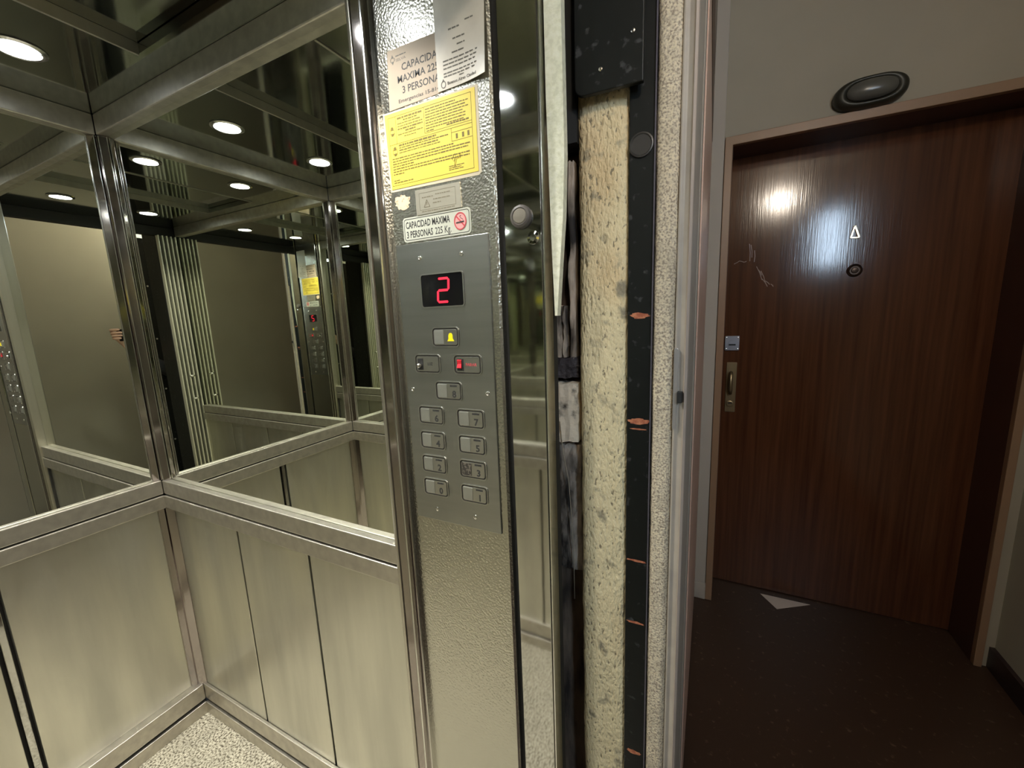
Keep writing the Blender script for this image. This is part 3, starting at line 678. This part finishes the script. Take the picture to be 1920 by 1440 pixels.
# cover plate with rounded corner
cv = empty('cover_plate', (-.15, .06, 1.71)); tag(cv, 'black steel cover plate with rounded corner at the top of the shaft wall', 'cover plate')
zz = 1.712
pts = [(-.1030, 2.40), (-.2060, 2.40)] + [(-.2060+.014-.014*math.cos(a), zz+.014-.014*math.sin(a)) for a in (0, .4, .8, 1.2, PI/2)] + [(-.1030, zz-.002)]
MB().prism(pts, 1, .056, .066).build('plate', MT['black'], cv, bevel=.0015)
MB().box(-.19, -.11, .064, YJ+.02, 1.80, 1.86).build('bracket', MT['matte_black'], cv)
for x, z in ((-.165, 1.741), (-.118, 1.778)):
    MB().lathe((x, .056, z), (0, -1, 0), [(.0034, 0), (.003, .0015), (.001, .002)], 12).build('screw', MT['chrome'], cv)
# pale plaster wedge and the decayed blocks in the gap
wd = MB().prism([(-.2372, 2.3), (-.2095, 2.3), (-.2093, 1.95), (-.2090, 1.78), (-.2075, 1.62), (-.2110, 1.53), (-.2170, 1.46), (-.2235, 1.378), (-.2275, 1.378), (-.2310, 1.50), (-.2350, 1.70)], 1, .006, .022).build('plaster_splinter', speckle('pale_plaster', (.80, .80, .62), (.72, .72, .55), (.84, .84, .68), 120, 160, .0015, .7))
tag(wd, 'pale tapering splinter of plaster hanging in the gap behind the polished strip', 'plaster fragment')
o = MB().box(-.245, -.2120, .085, .14, 1.66, 2.4).build('shaft_bracket', MT['matte_black']); tag(o, 'dark vertical bracket in the gap beside the plaster splinter', 'bracket')
def lump(name, x0, x1, z0, z1, y, m, label, seed, cat='plaster fragment'):
    from mathutils import noise
    bm = bmesh.new(); nx, nz = 6, 14; g = []
    for j in range(nz+1):
        row = []
        for i in range(nx+1):
            u = i/nx; v = j/nz
            x = x0+(x1-x0)*u + .004*noise.noise(Vector((seed, v*6, u*2))); z = z0+(z1-z0)*v + .006*noise.noise(Vector((u*5, seed, 0)))
            row.append(bm.verts.new((x, y + .007*noise.noise(Vector((x*60, seed, z*25))) + .010*max(0, abs(u-.5)*2-.6), z)))
        g.append(row)
    for j in range(nz):
        for i in range(nx): bm.faces.new((g[j][i], g[j][i+1], g[j+1][i+1], g[j+1][i]))
    r = bmesh.ops.extrude_face_region(bm, geom=bm.faces[:])
    for v in r['geom']:
        if isinstance(v, bmesh.types.BMVert): v.co.y = .146
    mb = MB(); mb.b.free(); mb.b = bm
    o = mb.build(name, m, smooth=False); tag(o, label, cat); return o
lump('plaster_block', -.268, -.2190, 1.140, 1.252, .092, mat('dirty_block', (.72, .62, .48), .85, noise=(28, (.10, .08, .06), .56, .66), bump=(80, .004, .6)), 'grimy cream plaster block stuck in the gap beside the plaster column', 3)
lump('torn_rubber_seal', -.268, -.2200, 1.262, 1.300, .100, mat('perished_rubber', (.035, .028, .03), .7, bump=(70, .006, .8)), 'perished dark rubber seal just above the plaster block', 5, 'rubber seal')
lump('rag_strip', -.2640, -.2530, 1.300, 1.395, .102, MT['oldwood'], 'frayed grey rag strip hanging above the rubber seal', 9, 'rag')
lump('rag_strip', -.2500, -.2430, 1.300, 1.395, .106, MT['oldwood'], 'thinner frayed rag strip in the middle of the gap, above the rubber seal', 12, 'rag')
lump('timber_batten', -.2360, -.2240, 1.300, 1.640, .104, mat('grimy_timber', (.42, .34, .27), .8, noise=(18, (.02, .016, .014), .45, .6), bump=(50, .006, .7), stretch=(1, 1, .3)), 'grimy narrow timber batten against the plaster column', 15, 'batten')
lump('plaster_backing', -.268, -.2190, .860, 1.128, .114, MT['oldwood'], 'dirty decayed plaster below the plaster block', 18)
o = MB().tube([(-.252, .088, 1.18), (-.246, .086, 1.12), (-.240, .098, 1.06), (-.236, .100, .99), (-.233, .102, .90), (-.233, .104, .80)], .0009, 6).build('loose_string', MT['wire'], smooth=True)
tag(o, 'thin pale string hanging down in the gap', 'string')

# ------------------------------------------------------------------ hall
o = MB().box(1.42, 1.45, -1.5, -1.02, 0, 2.7).build('wall_recess', MT['hallwall']); struct(o)
hf = MB().box(-.19, 1.45, -1.5, 1.62, -.05, -.001).build('floor', MT['hallfloor']); struct(hf, 'dark brown hall floor')
YW_ = 1.356
hw_ = MB(); hw_.box(-.30, .035, YW_, YW_+.2, 0, 2.7); hw_.box(.955, 1.2, YW_, YW_+.2, 0, 2.7); hw_.box(.035, .955, YW_, YW_+.2, 2.045, 2.7)
o = hw_.build('wall_far', MT['hallwall']); struct(o, 'beige hall wall around the wooden door')
o = MB().box(1.0, 1.45, -1.02, YW_, 0, 2.7).build('wall_right', mat('hall_plaster_lit', (0.50, 0.485, 0.39), 0.75, noise=(3, (0.46, 0.445, 0.36), .35, .65))); struct(o)  # hall plaster with a lightened colour, so this wall looks brighter lit in the mirrors
hb = MB().box(.985, 1.0, -1.02, YW_, 0, .085).build('baseboard_right', MT['base']); struct(hb)
o = MB().box(XH-.12, XH, YJ+.20, YW_, 0, 2.7).build('wall_shaft_front', MT['greystrip']); struct(o)
o = MB().box(-.21, XH, -1.5, -.72, 0, 2.7).build('wall_shaft_rear', MT['hallwall']); struct(o)
o = MB().box(-.19, XH, -.72, YJ+.2, 2.45, 2.7).build('wall_lintel', MT['greyframe']); struct(o)
o = MB().box(-.21, 1.45, -1.6, -1.5, 0, 2.7).build('wall_end', MT['hallwall']); struct(o)
o = MB().box(-.25, 1.45, -1.6, 1.6, 2.7, 2.75).build('ceiling', MT['hallwall']); struct(o, 'hall ceiling')
o = MB().box(-.206, XH+.006, -.74, -.712, 0, 2.45).build('trim_8', MT['black']); struct(o, 'black steel upright on the far side of the entrance')
# pink gloss panel and brown panel on the shaft wall, grey pier at its end
o = MB().box(XH, XH+.003, .34, 1.30, .04, 2.035).build('wall_panel', MT['pinkpanel'], bevel=.001); struct(o, 'pinkish gloss painted lower panelling beside the grey pier')
o = MB().prism([(.34, 2.045), (1.33, 2.045), (1.33, 2.15), (.34, 2.40)], 0, XH, XH+.004).build('wall_transom', MT['brownpanel']); struct(o, 'brown wooden transom above the pinkish panelling')
o = MB().box(-.029, .018, YW_-.012, YW_, 0, 2.7).build('trim_7', MT['greystrip'], bevel=.003); struct(o, 'narrow grey pier left of the door casing')
MB().box(-.031, .020, YW_-.018, YW_-.011, 0, .085).build('plinth', MT['greyframe'], o, bevel=.003)

# ------------------------------------------------------------------ door
XL, XR_, ZT = .045, .945, 2.022
dr = empty('door_1', (.5, 1.5, 0)); struct(dr, 'glossy reddish brown wooden apartment door with a brass letter A')
MB().box(.050, .975, 1.53, 1.575, .004, 2.04).build('door_leaf', MT['wood'], dr, bevel=.001)
cs = MB()
cs.prism([(.020, 0), (.020, 2.055), (.968, 2.055), (.968, 0), (.945, 0), (.945, ZT), (.048, ZT), (.048, 0)], 1, YW_-.014, YW_+.01)
cs = cs.build('casing', MT['casing'], dr, bevel=.002)
jm = MB(); jm.box(.036, .050, YW_+.01, 1.60, 0, 2.045); jm.box(.945, .985, YW_+.01, 1.60, 0, 2.045); jm.box(.05, .945, YW_+.01, 1.60, ZT, 2.05)
jm.build('jamb', mat('reddish_jamb', (.07, .03, .02), .35), dr, bevel=.001)
YL = 1.53
lt = MB()
def stroke(a, b_, w0):
    a = Vector((a[0], 0, a[1])); b_ = Vector((b_[0], 0, b_[1])); t_ = (b_-a).normalized(); n_ = Vector((t_.z, 0, -t_.x))*w0
    lt.prism([((a+n_).x, (a+n_).z), ((b_+n_).x, (b_+n_).z), ((b_-n_).x, (b_-n_).z), ((a-n_).x, (a-n_).z)], 1, YL-.006, YL)
stroke((.4905, 1.6425), (.5010, 1.6890), .0028); stroke((.5010, 1.6890), (.5180, 1.6425), .0032); stroke((.4905, 1.6440), (.5180, 1.6425), .0026)
o = lt.build('letter', MT['gold'], dr, bevel=.0006); o['label'] = 'brass letter A'
MB().lathe((.514, YL, 1.514), (0, -1, 0), [(.026, 0), (.025, .006), (.021, .009), (.017, .006), (.012, .006), (.010, .010), (.001, .011)], 30).build('peephole', MT['peep'], dr)
lk = MB().prism(rrect(.058, .117, 1.187, 1.254, .003), 1, YL-.010, YL).build('upper_lock', MT['nickel'], dr, bevel=.001)
MB().box(.074, .102, YL-.0125, YL-.0095, 1.210, 1.217).build('keyhole', MT['matte_black'], lk)
MB().lathe((.088, YL-.010, 1.2135), (0, -1, 0), [(.020, 0), (.0195, .0015), (.001, .0018)], 24).build('cylinder_collar', MT['nickel'], lk)
for x in (.064, .111):
    for z in (1.194, 1.247): MB().lathe((x, YL-.010, z), (0, -1, 0), [(.0035, 0), (.003, .001), (.001, .0015)], 10).build('screw', MT['chrome'], lk)
hp = MB().prism(rrect(.0700, .1130, .892, 1.130, .003), 1, YL-.006, YL).build('handle_plate', MT['brass'], dr, bevel=.001)
MB().tube([(.0905, YL-.006, 1.086), (.0900, YL-.030, 1.086), (.0885, YL-.038, 1.075), (.0885, YL-.038, 1.005), (.0900, YL-.030, .985), (.0905, YL-.006, .985)], [.006, .006, .009, .009, .006, .006], 10).build('pull', MT['brass'], hp, smooth=True)
MB().lathe((.0900, YL-.006, .932), (0, -1, 0), [(.0155, 0), (.015, .004), (.012, .005), (.001, .005)], 20).build('keyhole_collar', MT['brass'], hp)
MB().box(.0820, .0990, YL-.0125, YL-.0105, .934, .939).build('keyhole', MT['matte_black'], hp)
# scratches in the varnish
sc = MB()
for (a, b_) in (((.079, 1.578), (.10, 1.590)), ((.10, 1.590), (.118, 1.583)), ((.118, 1.583), (.128, 1.586)), ((.136, 1.660), (.141, 1.585)), ((.142, 1.655), (.148, 1.600)), ((.157, 1.63), (.158, 1.58)),
        ((.168, 1.560), (.192, 1.500)), ((.176, 1.545), (.190, 1.520)), ((.186, 1.540), (.205, 1.488)), ((.192, 1.505), (.214, 1.470)), ((.205, 1.495), (.222, 1.478)), ((.226, 1.480), (.236, 1.468))):
    sc.tube([(a[0], YL+.0004, a[1]), ((a[0]+b_[0])/2+.002, YL+.0002, (a[1]+b_[1])/2), (b_[0], YL+.0004, b_[1])],   .0017, 5)
o = sc.build('varnish_scratches', mat('scratched_varnish', (.42, .32, .28), .15), dr)
# bulkhead lamp above the door (unlit)
bl = empty('bulkhead_lamp', (.477, YW_, 2.11)); tag(bl, 'unlit dark oval bulkhead lamp on the wall above the wooden door', 'wall lamp')
def oval(name, cx, cz, rx, rz, prof, m):
    bm_ = MB(); n = 40; rings = []
    for k_, h in prof:
        ring = []
        for q in range(n):
            a = 2*PI*q/n; cc = math.cos(a); ss_ = math.sin(a)
            x = cx + math.copysign(abs(cc)**.72, cc)*rx*k_; z = cz + math.copysign(abs(ss_)**.9, ss_)*rz*k_
            ring.append(bm_.b.verts.new((x, YW_-h, z)))
        rings.append(ring)
    for i in range(len(rings)-1):
        for q in range(n): bm_.b.faces.new((rings[i][q], rings[i][(q+1) % n], rings[i+1][(q+1) % n], rings[i+1][q]))
    bm_.b.faces.new(rings[0]); bm_.b.faces.new(rings[-1])
    return bm_.build(name, m, bl, smooth=True)
oval('housing', .462, 2.103, .103, .050, [(1, 0), (1, .020), (.97, .034), (.90, .044), (.80, .048), (.70, .046), (.66, .040), (.1, .040)], MT['bulkhead'])
oval('glass_dome', .462, 2.103, .072, .033, [(1, .040), (.95, .052), (.80, .062), (.55, .069), (.28, .072), (.05, .0725)], MT['bulk_glass'])
# leaflet at the foot of the door
o = MB().prism([(.262, 1.488), (.462, 1.490), (.320, 1.398)], 2, 0.0, .0012).build('leaflet', MT['paper']); tag(o, 'white paper leaflet lying half under the wooden door', 'leaflet')
# hall light and window on the end wall, seen as glints on the varnish
hl = empty('wall_lamp', (.577, -1.5, 2.45)); tag(hl, 'warm lit round lamp on the hall end wall, a glint on the door', 'wall lamp')
MB().lathe((.577, -1.5, 2.45), (0, 1, 0), [(.085, 0), (.085, .02), (.080, .025), (.001, .025)], 28).build('mount', MT['brass'], hl)
MB().lathe((.577, -1.475, 2.45), (0, 1, 0), [(.070, 0), (.068, .02), (.055, .04), (.030, .055), (.001, .060)], 28).build('shade', MT['hall_lamp'], hl, smooth=True)
wn = MB(); wn.box(.93, 1.24, -1.5, -1.485, 1.76, 2.30); wn = wn.build('window_1', MT['greyframe']); struct(wn, 'small daylit hall window seen only as a glint')
MB().box(.95, 1.22, -1.486, -1.480, 1.78, 2.28).build('pane', MT['sky'], wn)

# open black landing door leaf, seen in the mirrors
ld = empty('landing_door', (.3, -.78, 0)); tag(ld, 'open black landing door leaf with rows of small holes, seen in the mirrors', 'door')
MB().box(.300, .335, -1.02, -.680, .005, 2.02).build('leaf', MT['black'], ld, bevel=.002)
mb = MB()
for z in (1.694, 1.324, .959, .575, .2):
    for k in range(11): mb.lathe((.300, -.70-k*.026, z), (-1, 0, 0), [(.0060, 0), (.0050, .0012), (.001, .0015)], 8)
mb.build('rivet_row', mat('pale_rivet', (.7, .68, .6), .3, .6), ld)

# ------------------------------------------------------------------ the photographer's hand and phone (behind the lens, seen in the corner mirror)
def loc(r, u, b_): return CAM + R*r + U*u - F*b_
ph = empty('smartphone', tuple(loc(.055, -.02, .012))); tag(ph, 'black smartphone held sideways in the hand, seen in the corner mirror', 'phone')
def slab(name, r0, r1, u0, u1, b0, b1, m, par, bev):
    mb = MB(); mb.box(r0, r1, u0, u1, b0, b1)
    for v in mb.b.verts: v.co = loc(*v.co)
    return mb.build(name, m, par, bevel=bev)
slab('body', -.020, .146, -.052, .024, .0065, .0145, MT['phone'], ph, .003)
slab('screen', -.016, .142, -.049, .021, .0146, .0150, MT['screen'], ph, .0005)
hd = bpy.data.meshes.new('person')
V = []; E_ = []; Rr = []
def node(p, r, prev=None):
    V.append(tuple(loc(p[0]+.020, p[1], p[2]))); Rr.append(r); i = len(V)-1
    if prev is not None: E_.append((prev, i))
    return i
w0 = node((.128, -.105, .058), .023); fa = node((.112, -.17, .10), (.028), w0); fb = node((.095, -.25, .16), .034, fa); 
p0 = node((.140, -.062, .034), .024, w0); p1 = node((.152, -.025, .020), .020, p0); 
for k, (du, ln) in enumerate(((.024, .9), (.004, 1.0), (-.014, .93), (-.031, .78))):
    a = node((.155, du*.9-.004, .010), .0095, p1); b2_ = node((.150, du, -.003), .0090, a)
    c2_ = node((.150-.028*ln, du+.001, -.006), .0085, b2_); d2_ = node((.150-.052*ln, du+.001, -.004), .0080, c2_); node((.150-.068*ln, du, -.002), .0068, d2_)
t1 = node((.128, -.050, .034), .0125, p0); t2 = node((.112, -.036, .028), .0105, t1); t3 = node((.092, -.026, .025), .009, t2); node((.080, -.022, .0245), .0075, t3)
hd.from_pydata(V, E_, [])
ho = bpy.data.objects.new('person', hd); C.objects.link(ho); hd.materials.append(MT['skin'])
sk_ = ho.modifiers.new('skin', 'SKIN'); 
if not hd.skin_vertices: 
    bpy.context.view_layer.objects.active = ho
for i, sv in enumerate(hd.skin_vertices[0].data): sv.radius = (Rr[i], Rr[i]*(.75 if i in (3, 4) else 1)); sv.use_root = (i == 0)
ss_ = ho.modifiers.new('sub', 'SUBSURF'); ss_.levels = 2; ss_.render_levels = 2
tag(ho, "photographer's bare hand gripping the phone, reflected in the corner mirror", 'person')
mb = MB(); mb.tube([loc(.124, -.205, .125), loc(.115, -.25, .16), loc(.06, -.36, .26), loc(.05, -.42, .33)], [.038, .042, .050, .055], 18)
mb.build('sleeve', MT['sleeve'], ho, smooth=True)
